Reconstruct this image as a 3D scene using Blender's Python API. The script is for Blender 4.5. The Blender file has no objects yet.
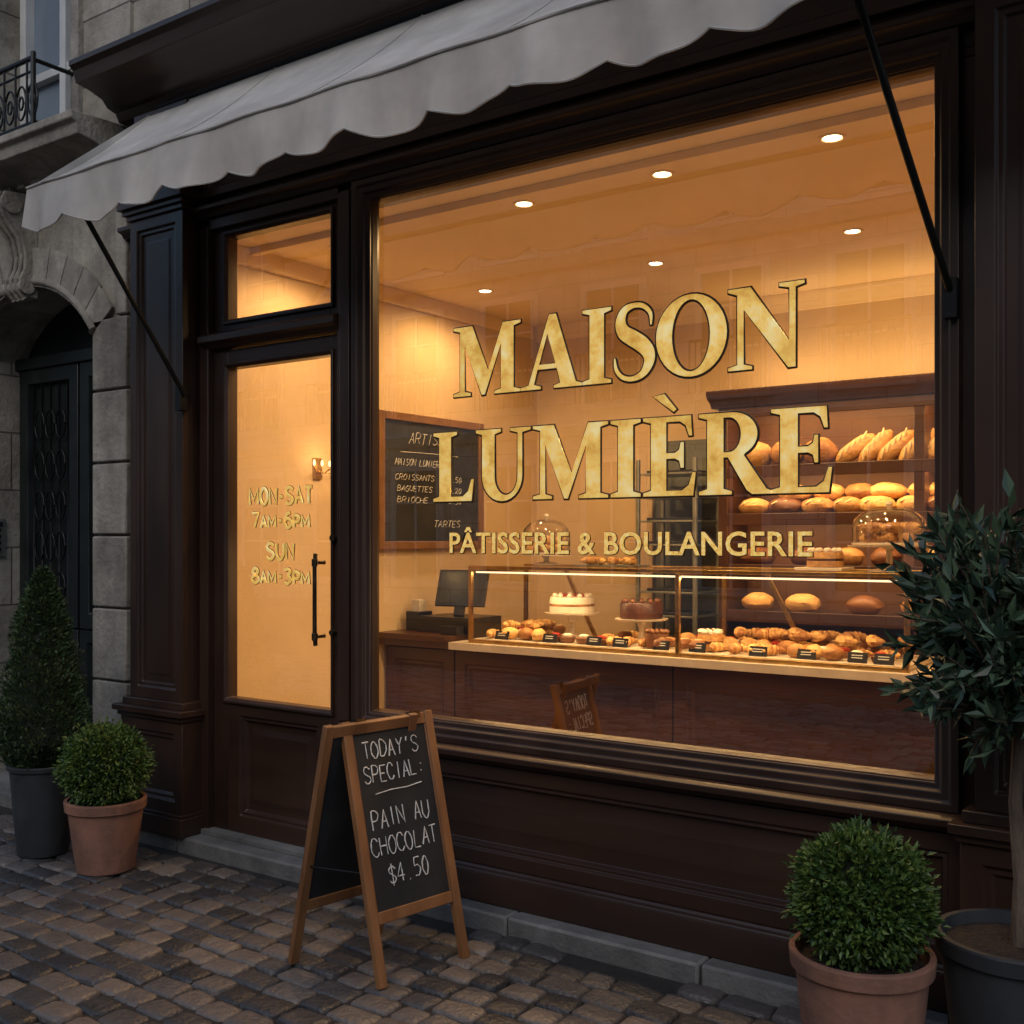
import bpy, math, random
import numpy as np
from mathutils import Vector, Matrix, noise
random.seed(7); rng=np.random.default_rng(7)
sc=bpy.context.scene
COL=sc.collection
R=math.radians

# ---------------------------------------------------------------- materials
def new_mat(name):
    m=bpy.data.materials.new(name); m.use_nodes=True
    nt=m.node_tree; nt.nodes.clear()
    out=nt.nodes.new('ShaderNodeOutputMaterial')
    return m,nt,out
def N(nt,t,**kw):
    n=nt.nodes.new(t)
    for k,v in kw.items():
        if k in n.inputs: n.inputs[k].default_value=v
        else: setattr(n,k,v)
    return n
def ramp(nt,stops):
    r=nt.nodes.new('ShaderNodeValToRGB'); e=r.color_ramp.elements
    while len(e)<len(stops): e.new(.5)
    for i,(p,c) in enumerate(stops):
        e[i].position=p; e[i].color=(c[0],c[1],c[2],1)
    return r
def coords(nt,scale=(1,1,1)):
    tc=nt.nodes.new('ShaderNodeTexCoord'); mp=nt.nodes.new('ShaderNodeMapping')
    mp.inputs['Scale'].default_value=scale
    nt.links.new(tc.outputs['Object'],mp.inputs['Vector']); return mp.outputs[0]
def pmat(name,c1,c2=None,rough=.5,metal=0,nscale=8,stretch=(1,1,1),bump=.1,bscale=None,island=0.0,rvar=.15,coat=0,dist=.01,trans=0,stain=0,mid=None):
    m,nt,out=new_mat(name); L=nt.links
    c2=c2 or tuple(x*.6 for x in c1)
    v=coords(nt,stretch)
    n1=N(nt,'ShaderNodeTexNoise',Scale=nscale,Detail=3.5,Roughness=.62); L.new(v,n1.inputs['Vector'])
    r=ramp(nt,[(.3,c2),(.7,c1)] if mid is None else [(.22,c2),(.5,mid),(.8,c1)])
    fac=n1.outputs[0]
    if island>0:
        g=nt.nodes.new('ShaderNodeNewGeometry')
        mx=N(nt,'ShaderNodeMix'); mx.data_type='FLOAT'; mx.inputs[0].default_value=island
        L.new(fac,mx.inputs[2]); L.new(g.outputs['Random Per Island'],mx.inputs[3]); fac=mx.outputs[0]
    L.new(fac,r.inputs[0]); colout=r.outputs[0]
    if stain:
        v2=coords(nt,(1,1,.35)); n3=N(nt,'ShaderNodeTexNoise',Scale=2.6,Detail=4.0,Roughness=.7); L.new(v2,n3.inputs['Vector'])
        r3=ramp(nt,[(.36,(1-stain,1-stain,1-stain*1.02)),(.60,(1,1,1))]); L.new(n3.outputs[0],r3.inputs[0])
        mm=N(nt,'ShaderNodeMix'); mm.data_type='RGBA'; mm.blend_type='MULTIPLY'; mm.inputs[0].default_value=1
        L.new(colout,mm.inputs[6]); L.new(r3.outputs[0],mm.inputs[7]); colout=mm.outputs[2]
    p=N(nt,'ShaderNodeBsdfPrincipled',Roughness=rough,Metallic=metal)
    L.new(colout,p.inputs['Base Color'])
    if coat: p.inputs['Coat Weight'].default_value=coat; p.inputs['Coat Roughness'].default_value=.25
    if rvar:
        mr=N(nt,'ShaderNodeMapRange'); mr.inputs[3].default_value=max(.02,rough-rvar); mr.inputs[4].default_value=min(1,rough+rvar)
        L.new(n1.outputs[0],mr.inputs[0]); L.new(mr.outputs[0],p.inputs['Roughness'])
    if bump:
        n2=N(nt,'ShaderNodeTexNoise',Scale=bscale or nscale*4,Detail=2.5); L.new(v,n2.inputs['Vector'])
        bp=N(nt,'ShaderNodeBump',Strength=bump,Distance=dist); L.new(n2.outputs[0],bp.inputs['Height']); L.new(bp.outputs[0],p.inputs['Normal'])
    last=p.outputs[0]
    if trans:
        t=N(nt,'ShaderNodeBsdfTranslucent'); L.new(colout,t.inputs[0])
        ms=N(nt,'ShaderNodeMixShader'); ms.inputs[0].default_value=trans
        L.new(p.outputs[0],ms.inputs[1]); L.new(t.outputs[0],ms.inputs[2]); last=ms.outputs[0]
    L.new(last,out.inputs[0]); return m
def emat(name,col,s):
    m,nt,out=new_mat(name); e=N(nt,'ShaderNodeEmission',Strength=s); e.inputs[0].default_value=(*col,1)
    nt.links.new(e.outputs[0],out.inputs[0])
    try: m.cycles.emission_sampling='NONE'
    except Exception: pass
    return m
def glassmat(name,base=.05,gain=1.0,tint=(1,1,1),rough=0.0,wav=0):
    m,nt,out=new_mat(name); L=nt.links
    lw=N(nt,'ShaderNodeLayerWeight',Blend=.5)
    pw=N(nt,'ShaderNodeMath',operation='POWER'); pw.inputs[1].default_value=4.0; L.new(lw.outputs['Facing'],pw.inputs[0])
    ma=N(nt,'ShaderNodeMath',operation='MULTIPLY_ADD'); ma.inputs[1].default_value=gain; ma.inputs[2].default_value=base; ma.use_clamp=True
    L.new(pw.outputs[0],ma.inputs[0])
    t=N(nt,'ShaderNodeBsdfTransparent'); t.inputs[0].default_value=(*tint,1)
    g=N(nt,'ShaderNodeBsdfGlossy',Roughness=rough)
    if wav:
        v=coords(nt); n=N(nt,'ShaderNodeTexNoise',Scale=1.6,Detail=0.0); L.new(v,n.inputs['Vector'])
        bp=N(nt,'ShaderNodeBump',Strength=wav,Distance=.01); L.new(n.outputs[0],bp.inputs['Height']); L.new(bp.outputs[0],g.inputs['Normal'])
    ms=nt.nodes.new('ShaderNodeMixShader'); L.new(ma.outputs[0],ms.inputs[0]); L.new(t.outputs[0],ms.inputs[1]); L.new(g.outputs[0],ms.inputs[2])
    L.new(ms.outputs[0],out.inputs[0]); return m
def stonemat(name,c1,c2,bw=.9,bh=.36,mortar=.006,bump=.6):
    m,nt,out=new_mat(name); L=nt.links
    tc=nt.nodes.new('ShaderNodeTexCoord'); sp=nt.nodes.new('ShaderNodeSeparateXYZ'); L.new(tc.outputs['Object'],sp.inputs[0])
    ad=N(nt,'ShaderNodeMath',operation='ADD'); L.new(sp.outputs[0],ad.inputs[0]); L.new(sp.outputs[1],ad.inputs[1])
    cb=nt.nodes.new('ShaderNodeCombineXYZ'); L.new(ad.outputs[0],cb.inputs[0]); L.new(sp.outputs[2],cb.inputs[1])
    br=N(nt,'ShaderNodeTexBrick',Scale=1.0); br.inputs['Brick Width'].default_value=bw; br.inputs['Row Height'].default_value=bh
    br.inputs['Mortar Size'].default_value=mortar; br.inputs['Mortar Smooth'].default_value=.3
    br.inputs['Color1'].default_value=(*c1,1); br.inputs['Color2'].default_value=(*[x*.78 for x in c1],1); br.inputs['Mortar'].default_value=(*[x*.3 for x in c1],1)
    L.new(cb.outputs[0],br.inputs['Vector'])
    n1=N(nt,'ShaderNodeTexNoise',Scale=2.2,Detail=5.0,Roughness=.7); L.new(tc.outputs['Object'],n1.inputs['Vector'])
    r=ramp(nt,[(.35,c2),(.62,(1,1,1))]); L.new(n1.outputs[0],r.inputs[0])
    mx=N(nt,'ShaderNodeMix'); mx.data_type='RGBA'; mx.blend_type='MULTIPLY'; mx.inputs[0].default_value=1
    L.new(br.outputs[0],mx.inputs[6]); L.new(r.outputs[0],mx.inputs[7])
    p=N(nt,'ShaderNodeBsdfPrincipled',Roughness=.9); L.new(mx.outputs[2],p.inputs['Base Color'])
    n2=N(nt,'ShaderNodeTexNoise',Scale=30.0,Detail=3.0,Roughness=.7); L.new(tc.outputs['Object'],n2.inputs['Vector'])
    su=N(nt,'ShaderNodeMath',operation='MULTIPLY_ADD'); su.inputs[1].default_value=-1.5; L.new(br.outputs[1],su.inputs[0]); L.new(n2.outputs[0],su.inputs[2])
    bp=N(nt,'ShaderNodeBump',Strength=bump,Distance=.012); L.new(su.outputs[0],bp.inputs['Height']); L.new(bp.outputs[0],p.inputs['Normal'])
    L.new(p.outputs[0],out.inputs[0]); return m

WOOD=pmat('mahogany_paint',(.054,.027,.017),(.020,.0105,.0072),rough=.36,nscale=3,stretch=(1,1,.25),bump=.15,bscale=30,rvar=.14,dist=.004)
WOODH=pmat('mahogany_rail',(.054,.027,.017),(.020,.0105,.0072),rough=.36,nscale=3,stretch=(.25,1,1),bump=.15,bscale=30,rvar=.14,dist=.004)
IWOOD=pmat('counter_wood',(.085,.032,.014),(.040,.016,.008),rough=.35,nscale=4,stretch=(.3,1,1),bump=.05)
OAK=pmat('oak_frame',(.32,.145,.055),(.15,.06,.022),rough=.5,nscale=9,stretch=(1,1,.15),bump=.2,bscale=60,dist=.003)
OAKI=pmat('oak_menu',(.24,.12,.05),(.15,.07,.03),rough=.5,nscale=9)
SLATE=pmat('chalkboard_slate',(.026,.026,.026),(.008,.008,.009),rough=.75,nscale=5,bump=.03)
CHALK=pmat('chalk',(.88,.87,.84),(.55,.55,.53),rough=.95,nscale=150,bump=0,rvar=0)
STONE=stonemat('limestone',(.42,.38,.315),(.45,.43,.40))
STONE2=pmat('limestone_plain',(.43,.39,.325),(.25,.225,.19),rough=.9,nscale=9,bump=.6,bscale=38,stain=.45,dist=.012,island=.25)
STONEO=stonemat('limestone_opposite',(.72,.62,.53),(.7,.68,.65),bw=1.1,bh=.45,bump=0)
STONEOT=pmat('opposite_trim',(.75,.68,.6),(.6,.54,.47),rough=.9,nscale=4,bump=0)
KERB=pmat('kerb_granite',(.24,.235,.225),(.12,.118,.115),rough=.85,nscale=6,bump=.5,bscale=60,island=.3,stain=.35)
SETT=pmat('cobble_sett',(.165,.138,.120),(.034,.034,.037),mid=(.084,.077,.075),rough=.45,nscale=11,bump=.7,bscale=48,island=.65,rvar=.22,dist=.012)
CANVAS=pmat('awning_canvas',(.68,.65,.60),(.48,.455,.42),rough=.95,nscale=3,bump=.25,bscale=18,trans=.2,stain=.16)
IRON=pmat('black_iron',(.012,.012,.013),(.02,.02,.02),rough=.4,metal=.6,nscale=20,bump=0)
GREEND=pmat('portal_door_paint',(.012,.018,.018),(.007,.010,.010),rough=.4,nscale=6,bump=.1)
BRASS=pmat('brass',(.55,.36,.13),(.35,.22,.08),rough=.35,metal=1,nscale=20,bump=0)
BRONZE=pmat('aged_bronze',(.16,.11,.065),(.07,.05,.03),rough=.35,metal=.9,nscale=20,bump=0)
WALL=pmat('plaster_cream',(.66,.50,.31),(.58,.43,.265),rough=.8,nscale=2,bump=0)
CEIL=pmat('ceiling_cream',(.78,.61,.38),(.72,.56,.34),rough=.85,nscale=2,bump=0)
FLOOR=pmat('interior_floor',(.46,.31,.18),(.36,.23,.14),rough=.35,nscale=3,bump=0)
MARBLE=pmat('counter_marble',(.72,.64,.52),(.6,.52,.42),rough=.25,nscale=5,bump=0)
TERRA=pmat('terracotta',(.40,.19,.12),(.22,.11,.08),rough=.85,nscale=6,bump=.3,bscale=50,stain=.35)
DPOT=pmat('charcoal_pot',(.045,.050,.056),(.028,.031,.035),rough=.6,nscale=8,bump=.1,stain=.3)
SOIL=pmat('soil',(.05,.032,.022),(.015,.01,.008),rough=1,nscale=60,bump=1,bscale=70,dist=.03)
BOX=pmat('boxwood_leaf',(.110,.175,.030),(.018,.052,.010),rough=.5,nscale=7,bump=0,island=.5)
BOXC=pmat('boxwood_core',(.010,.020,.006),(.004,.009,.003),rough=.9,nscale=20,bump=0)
CYP=pmat('conifer_leaf',(.055,.100,.032),(.012,.032,.013),rough=.55,nscale=7,bump=0,island=.5)
OLV=pmat('laurel_leaf',(.080,.130,.070),(.018,.042,.028),rough=.42,nscale=5,bump=0,island=.7)
BARK=pmat('bark',(.16,.115,.08),(.06,.04,.03),rough=.95,nscale=20,stretch=(1,1,.3),bump=.8)
BREAD=pmat('bread_crust',(.76,.46,.17),(.28,.11,.03),rough=.65,nscale=14,bump=.6,bscale=60,island=.4)
BREADL=pmat('bread_score',(.80,.62,.38),(.6,.4,.2),rough=.8,nscale=20,bump=0)
DARKB=pmat('dark_pastry',(.22,.085,.03),(.10,.035,.013),rough=.5,nscale=14,island=.4)
CREAM=pmat('white_frosting',(.80,.74,.64),(.72,.64,.52),rough=.5,nscale=20,bump=.2)
CHOC=pmat('chocolate',(.10,.035,.015),(.05,.018,.009),rough=.35,nscale=20,bump=.2)
BERRY=pmat('berry',(.45,.05,.03),(.25,.02,.02),rough=.3,nscale=20,bump=0)
BLACKP=pmat('black_plastic',(.018,.018,.02),(.012,.012,.013),rough=.35,nscale=20,bump=0)
STEEL=pmat('steel',(.38,.39,.36),(.25,.27,.25),rough=.4,metal=.8,nscale=10,bump=0)
GREYD=pmat('grey_door',(.16,.17,.14),(.12,.13,.11),rough=.6,nscale=4,bump=0)
PAPER=pmat('lace_white',(.7,.62,.5),rough=.8,bump=0)
GLASS=glassmat('window_glass',.30,1.0,(1,.99,.97),wav=.04)
DGLASS=glassmat('door_pane_glass',.24,1.0,(1,.98,.96),wav=.04)
CGLASS=glassmat('case_glass',.04,.6)
DOMEG=glassmat('dome_glass',.20,1.6)
OPGL=pmat('opposite_window_glass',(.05,.06,.08),(.03,.04,.05),rough=.08,metal=0,nscale=2,bump=0,rvar=0)
BLUEGL=pmat('upper_window_glass',(.20,.25,.31),(.09,.12,.15),rough=.05,nscale=1,bump=0,rvar=0)
WHITEP=pmat('white_window_paint',(.60,.60,.58),(.45,.45,.44),rough=.5,nscale=5,bump=0)
EDOWN=emat('downlight_glow',(1,.78,.48),25)
ELED=emat('led_strip',(1,.74,.40),2.6)
EBULB=emat('chandelier_standin_glow',(1,.72,.36),3)
OUTL=pmat('letter_outline',(.030,.016,.008),(.018,.009,.005),rough=.5,nscale=20,bump=0)
def goldmat(name='gold_leaf_emissive',es=.62):
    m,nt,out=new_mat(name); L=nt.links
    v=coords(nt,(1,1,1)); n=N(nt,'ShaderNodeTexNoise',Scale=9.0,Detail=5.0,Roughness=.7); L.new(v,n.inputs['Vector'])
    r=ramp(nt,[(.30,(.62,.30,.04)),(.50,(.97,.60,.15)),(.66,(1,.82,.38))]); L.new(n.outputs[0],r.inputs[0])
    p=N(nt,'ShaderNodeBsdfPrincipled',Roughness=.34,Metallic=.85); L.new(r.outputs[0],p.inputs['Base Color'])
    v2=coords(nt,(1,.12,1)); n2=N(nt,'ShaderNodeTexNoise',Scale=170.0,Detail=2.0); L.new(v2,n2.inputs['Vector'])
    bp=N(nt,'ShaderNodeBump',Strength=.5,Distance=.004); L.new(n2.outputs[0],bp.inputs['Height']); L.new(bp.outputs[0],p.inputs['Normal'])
    L.new(r.outputs[0],p.inputs['Emission Color']); p.inputs['Emission Strength'].default_value=es  # added emission: the letters glow by themselves, though they are no lamp
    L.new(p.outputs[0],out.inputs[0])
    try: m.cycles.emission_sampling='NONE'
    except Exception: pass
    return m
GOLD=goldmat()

# ---------------------------------------------------------------- mesh builder
class B:
    def __init__(s): s.v=[]; s.f=[]; s.m=[]; s.mats=[]
    def mi(s,m):
        if m not in s.mats: s.mats.append(m)
        return s.mats.index(m)
    def add(s,vs,fs,m):
        o=len(s.v); s.v.extend([tuple(x) for x in vs]); i=s.mi(m)
        for f in fs: s.f.append(tuple(o+k for k in f)); s.m.append(i)
    def box(s,x0,x1,y0,y1,z0,z1,m,M=None):
        vs=[(x0,y0,z0),(x1,y0,z0),(x1,y1,z0),(x0,y1,z0),(x0,y0,z1),(x1,y0,z1),(x1,y1,z1),(x0,y1,z1)]
        if M is not None: vs=[tuple(M@Vector(p)) for p in vs]
        s.add(vs,[(0,3,2,1),(4,5,6,7),(0,1,5,4),(1,2,6,5),(2,3,7,6),(3,0,4,7)],m)
    def quad(s,a,b,c,d,m): s.add([a,b,c,d],[(0,1,2,3)],m)
    def ring(s,x0,x1,z0,z1,prof,m,cap=True):
        vs=[];fs=[]
        for (i,y) in prof: vs+=[(x0+i,y,z0+i),(x1-i,y,z0+i),(x1-i,y,z1-i),(x0+i,y,z1-i)]
        for k in range(len(prof)-1):
            for j in range(4):
                a=4*k+j;b_=4*k+(j+1)%4; fs.append((a,b_,b_+4,a+4))
        if cap: q=4*(len(prof)-1); fs.append((q,q+1,q+2,q+3))
        s.add(vs,fs,m)
    def profx(s,prof,x0,x1,m): # closed profile (y,z)
        n=len(prof); vs=[(x0,y,z) for y,z in prof]+[(x1,y,z) for y,z in prof]
        fs=[(i,(i+1)%n,n+(i+1)%n,n+i) for i in range(n)]+[tuple(range(n))[::-1],tuple(range(n,2*n))]
        s.add(vs,fs,m)
    def prism(s,poly,y0,y1,m): # poly in xz
        n=len(poly); vs=[(x,y0,z) for x,z in poly]+[(x,y1,z) for x,z in poly]
        fs=[(i,(i+1)%n,n+(i+1)%n,n+i) for i in range(n)]+[tuple(range(n)),tuple(range(n,2*n))[::-1]]
        s.add(vs,fs,m)
    def lathe(s,c,prof,m,n=32,M=None):
        vs=[];fs=[]
        for r,z in prof:
            for i in range(n):
                a=2*math.pi*i/n; vs.append((c[0]+r*math.cos(a),c[1]+r*math.sin(a),c[2]+z))
        for k in range(len(prof)-1):
            for i in range(n):
                j=(i+1)%n; fs.append((k*n+i,k*n+j,(k+1)*n+j,(k+1)*n+i))
        s.add(vs,fs,m)
    def tube(s,pts,r,m,n=8):
        pts=[Vector(p) for p in pts]; rs=r if isinstance(r,(list,tuple)) else [r]*len(pts)
        vs=[];fs=[]; up=Vector((0.13,.21,.97))
        for k,p in enumerate(pts):
            d=(pts[min(k+1,len(pts)-1)]-pts[max(k-1,0)]).normalized()
            a=d.cross(up); 
            if a.length<.05: a=d.cross(Vector((1,0,0)))
            a.normalize(); b_=d.cross(a)
            for i in range(n):
                t=2*math.pi*i/n; vs.append(p+(a*math.cos(t)+b_*math.sin(t))*rs[k])
        for k in range(len(pts)-1):
            for i in range(n):
                j=(i+1)%n; fs.append((k*n+i,k*n+j,(k+1)*n+j,(k+1)*n+i))
        fs.append(tuple(range(n))); fs.append(tuple(range((len(pts)-1)*n,len(pts)*n))[::-1])
        s.add(vs,fs,m)
    def blob(s,c,rx,ry,rz,m,rot=0,tilt=0,amp=.06,nu=14,nv=9,flat=None,yt=0):
        vs=[];fs=[]; off=Vector((random.random()*50,random.random()*50,0))
        M=Matrix.Translation(c)@Matrix.Rotation(rot,4,'Z')@Matrix.Rotation(tilt,4,'X')@Matrix.Rotation(yt,4,'Y')
        for j in range(nv+1):
            ph=math.pi*j/nv
            for i in range(nu):
                t=2*math.pi*i/nu; d=Vector((math.sin(ph)*math.cos(t),math.sin(ph)*math.sin(t),math.cos(ph)))
                k=1+amp*noise.noise(d*1.7+off)*2
                p=Vector((d.x*rx*k,d.y*ry*k,d.z*rz*k))
                if flat is not None and p.z<-rz*flat: p.z=-rz*flat
                vs.append(M@p)
        for j in range(nv):
            for i in range(nu):
                q=(i+1)%nu; fs.append((j*nu+i,(j+1)*nu+i,(j+1)*nu+q,j*nu+q))
        s.add(vs,fs,m)
    def leaves(s,P,D,L,W,m,fold=.25):
        n=len(P); D=D/np.linalg.norm(D,axis=1)[:,None]
        S=np.cross(D,rng.normal(size=(n,3))); S/=np.linalg.norm(S,axis=1)[:,None]
        U=np.cross(S,D); L=L[:,None]; W=W[:,None]
        a=P; b_=P+D*L*.45+S*W*.5+U*W*fold; c=P+D*L; d=P+D*L*.45-S*W*.5+U*W*fold
        o=len(s.v); arr=np.stack([a,b_,c,d],1).reshape(-1,3); s.v.extend(map(tuple,arr.tolist())); i=s.mi(m)
        for k in range(n):
            q=o+4*k; s.f.append((q,q+1,q+2)); s.f.append((q,q+2,q+3)); s.m+= [i,i]
    def make(s,name,parent=None,bevel=0,smooth=True,ang=35,loc=None):
        me=bpy.data.meshes.new(name); me.from_pydata(s.v,[],s.f)
        for m in s.mats: me.materials.append(m)
        me.polygons.foreach_set('material_index',s.m)
        if smooth:
            me.shade_smooth(); me.set_sharp_from_angle(angle=R(ang))
        me.update()
        o=bpy.data.objects.new(name,me); COL.objects.link(o)
        if bevel:
            md=o.modifiers.new('bevel','BEVEL'); md.width=bevel; md.segments=2; md.limit_method='ANGLE'; md.angle_limit=R(40)
        if parent: o.parent=parent
        return o
def empty(name):
    o=bpy.data.objects.new(name,None); COL.objects.link(o); return o
def lamp(name,kind,loc,power,col,parent=None,rot=(0,0,0),size=.1,size_y=None,spot=None,blend=.8):
    l=bpy.data.lights.new(name,kind); l.energy=power; l.color=col
    if kind=='AREA':
        l.size=size
        if size_y: l.shape='RECTANGLE'; l.size_y=size_y
    elif kind=='SPOT': l.spot_size=spot; l.spot_blend=blend; l.shadow_soft_size=size
    elif kind=='POINT': l.shadow_soft_size=size
    o=bpy.data.objects.new(name,l); COL.objects.link(o); o.location=loc; o.rotation_euler=rot
    if parent: o.parent=parent
    return o
WARM=(1,.62,.26)

# ---------------------------------------------------------------- street
b=B()
b.quad((-80,-60,-.016),(80,-60,-.016),(80,60,-.016),(-80,60,-.016),pmat('street_bed',(.034,.030,.027),(.016,.014,.013),rough=.95,nscale=12,bump=.6))
b.make('ground')
b=B(); y=-6.2; row=0
while y<-.20:
    h=random.uniform(.104,.124); x=-13+(row%2)*.085+random.uniform(-.03,.03)
    while x<3:
        w=random.uniform(.115,.185)
        cx,cy=x+w/2,y+h/2
        cy2=cy+.035*math.sin(cx*1.1)+.012*math.sin(cx*3.3+1)
        if cy2+h/2<-.155:
            hw,hh=w/2-.004,h/2-.004; rot=random.gauss(0,.04); zt=random.gauss(0,.0035)+.008*noise.noise(Vector((cx*1.3,cy*1.3,0)))
            tx,ty=random.gauss(0,.03),random.gauss(0,.03)
            vs=[];ca,sa=math.cos(rot),math.sin(rot)
            cj=[(random.uniform(-.008,.008),random.uniform(-.007,.007)) for _ in range(8)]
            for ins,dz in((0,-.03),(.001,-.012),(.005,-.005),(.012,-.0015),(.028,.0005)):
                a,c=hw-ins,hh-ins; k=min(.012,a*.5,c*.5)
                pts=[(-a+k,-c),(a-k,-c),(a,-c+k),(a,c-k),(a-k,c),(-a+k,c),(-a,c-k),(-a,-c+k)]
                for (px,py),(jx,jy) in zip(pts,cj):
                    px+=jx*.6;py+=jy*.6
                    vs.append((cx+px*ca-py*sa,cy2+px*sa+py*ca,zt+dz+px*tx+py*ty+random.uniform(-.0008,.0008)))
            fs=[]
            for q in range(4):
                for j in range(8): fs.append((q*8+j,q*8+(j+1)%8,q*8+8+(j+1)%8,q*8+8+j))
            fs.append(tuple(range(32,40)))
            b.add(vs,fs,SETT)
        x+=w
    y+=h; row+=1
b.make('cobblestone_street',ang=70)
b=B(); x=-13
while x<4:
    w=random.uniform(.8,1.15)
    b.box(x+.004,x+w-.004,-.15+random.uniform(-.004,.004),.30,-.05,.060+random.uniform(-.003,.003),KERB); x+=w
b.make('kerb',bevel=.010)
b=B(); b.box(-40,40,-14.6,-12.0,-.01,.12,KERB); b.make('pavement',bevel=.01)

# ---------------------------------------------------------------- bakery building
bak=empty('bakery_building')
b=B()
b.box(-4.98,-4.376,.0,.12,.062,2.97,WOOD); b.box(-3.427,-3.345,-.03,.06,.062,3.02,WOOD)
b.box(-3.345,-3.268,.02,.045,.3,3.02,WOOD)
b.box(-3.427,-.905,.0,.12,.062,.742,WOODH); b.box(-.902,.3,.0,.12,.062,2.97,WOOD)
b.box(-4.98,.3,.002,.12,3.0,3.72,WOODH); b.box(-3.427,.3,.001,.12,2.972,3.0,WOODH)
b.ring(-3.345,-.825,.664,3.05,[(0,.0),(0,-.05),(.025,-.05),(.032,-.040),(.055,-.036),(.062,-.022),(.08,-.016),(.08,.045)],WOOD,cap=False)
b.ring(-3.275,-.895,.734,2.98,[(0,.02),(.0,-.004),(.014,-.004),(.018,.024)],WOOD,cap=False)
b.box(-3.415,-3.357,-.05,-.028,.70,3.02,WOOD)
b.box(-3.44,-3.335,-.065,-.012,.062,.60,WOOD)
b.profx([(.0,.60),(-.06,.605),(-.075,.62),(-.10,.63),(-.105,.652),(-.09,.662),(0,.664)],-3.43,-.74,WOODH)
b.ring(-3.33,-.80,.20,.598,[(0,0),(0,-.045),(.055,-.045),(.063,-.032),(.075,-.036),(.085,-.012),(.12,-.012),(.15,-.026),(.156,-.026)],WOODH)
b.profx([(.0,.062),(-.075,.062),(-.075,.17),(-.068,.185),(-.055,.19),(-.05,.199),(0,.20)],-3.34,-.79,WOODH)
b.profx([(.0,3.052),(-.045,3.055),(-.06,3.075),(-.085,3.085),(-.085,3.105),(0,3.115)],-4.97,.29,WOODH)
b.ring(-4.35,-.80,3.16,3.50,[(0,0),(0,-.035),(.04,-.035),(.05,-.015),(.08,-.015)],WOODH)
b.profx([(.0,3.52),(-.03,3.53),(-.05,3.56),(-.08,3.57),(-.08,3.60),(0,3.61)],-4.97,.29,WOODH)
b.profx([(.02,3.655),(-.06,3.66),(-.08,3.70),(-.13,3.715),(-.16,3.75),(-.24,3.775),(-.31,3.785),(-.325,3.84),(-.35,3.86),(-.35,3.885),(.02,3.91)],-4.99,.35,WOODH)
for (x0,x1) in((-4.81,-4.395),(-.765,-.35)):
    b.box(x0+.002,x1-.002,-.10,0,.062,3.64,WOOD)
    b.ring(x0,x1,.70,3.10,[(0,-.09),(0,-.12),(.055,-.12),(.062,-.108),(.078,-.112),(.088,-.094),(.105,-.094),(.125,-.106),(.13,-.106)],WOOD)
    for (e,z0,z1,y0) in((.012,3.10,3.125,-.135),(.028,3.125,3.15,-.15),(.045,3.15,3.19,-.17),(.012,3.19,3.45,-.13),(.03,3.45,3.52,-.15)):
        b.box(x0-e,x1+e,y0,0,z0,z1,WOOD)
    b.ring(x0-.035,x1+.035,.16,.61,[(0,0),(0,-.15),(.06,-.15),(.07,-.135),(.085,-.138),(.095,-.125),(.12,-.125)],WOOD)
    for (e,z0,z1,y0) in((.045,.61,.635,-.165),(.062,.635,.665,-.185),(.03,.665,.70,-.145),(.062,.062,.15,-.18),(.045,.15,.163,-.165)):
        b.box(x0-e,x1+e,y0,0,z0,z1,WOOD)
b.make('shopfront_joinery',bak,bevel=.003)
b=B()
b.box(-4.376,-4.312,-.035,.12,.062,3.02,WOOD); b.box(-3.442,-3.427,-.035,.06,.062,3.02,WOOD)
b.box(-4.312,-3.442,-.03,.12,3.0,3.05,WOOD)
b.box(-4.310,-4.207,.0,.06,.085,2.41,WOOD); b.box(-3.516,-3.444,.0,.06,.085,2.41,WOOD)
b.box(-4.207,-3.516,.0,.06,2.322,2.41,WOODH)
b.ring(-4.207,-3.516,.085,.728,[(0,.06),(0,.001),(.08,.001),(.088,.014),(.10,.010),(.112,.03),(.14,.03),(.165,.015),(.17,.015)],WOODH)
b.ring(-4.232,-3.491,.703,2.347,[(0,.0),(0,-.014),(.012,-.014),(.024,.0),(.025,.04)],WOOD,cap=False)
b.profx([(.10,2.415),(-.035,2.418),(-.05,2.435),(-.075,2.445),(-.075,2.475),(-.05,2.49),(.10,2.50)],-4.345,-3.43,WOODH)
b.box(-4.310,-4.207,.0,.06,2.50,3.0,WOOD); b.box(-3.516,-3.444,.0,.06,2.50,3.0,WOOD)
b.box(-4.207,-3.516,.0,.06,2.50,2.557,WOODH); b.box(-4.207,-3.516,.0,.06,2.955,3.0,WOODH)
b.ring(-4.232,-3.491,2.532,2.980,[(0,.0),(0,-.014),(.012,-.014),(.024,.0),(.025,.04)],WOOD,cap=False)
b.box(-4.36,-3.43,-.06,.15,.0605,.085,KERB)
b.make('entrance_door',bak,bevel=.003)
b=B()
b.tube([(-3.555,-.055,1.02),(-3.555,-.06,1.07),(-3.555,-.06,1.38),(-3.555,-.055,1.43)],.010,BRONZE,10)
for z in(1.06,1.39): b.tube([(-3.555,.0,z),(-3.555,-.06,z)],.009,BRONZE); b.lathe((-3.555,-.06,z-.02),[(.0,0),(.014,.004),(.014,.036),(0,.04)],BRONZE,12)
b.box(-3.50,-3.46,-.008,.001,.98,1.12,BRONZE)
b.tube([(-3.48,0,1.08),(-3.48,-.035,1.08)],.012,BRONZE); b.tube([(-3.48,0,1.50),(-3.48,-.03,1.50)],.014,BRONZE)
b.make('door_handle',bak,bevel=.001)
b=B()
b.quad((-3.27,.03,.74),(-.90,.03,.74),(-.90,.03,2.975),(-3.27,.03,2.975),GLASS); b.make('shop_window_glass',bak)
b=B()
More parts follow.
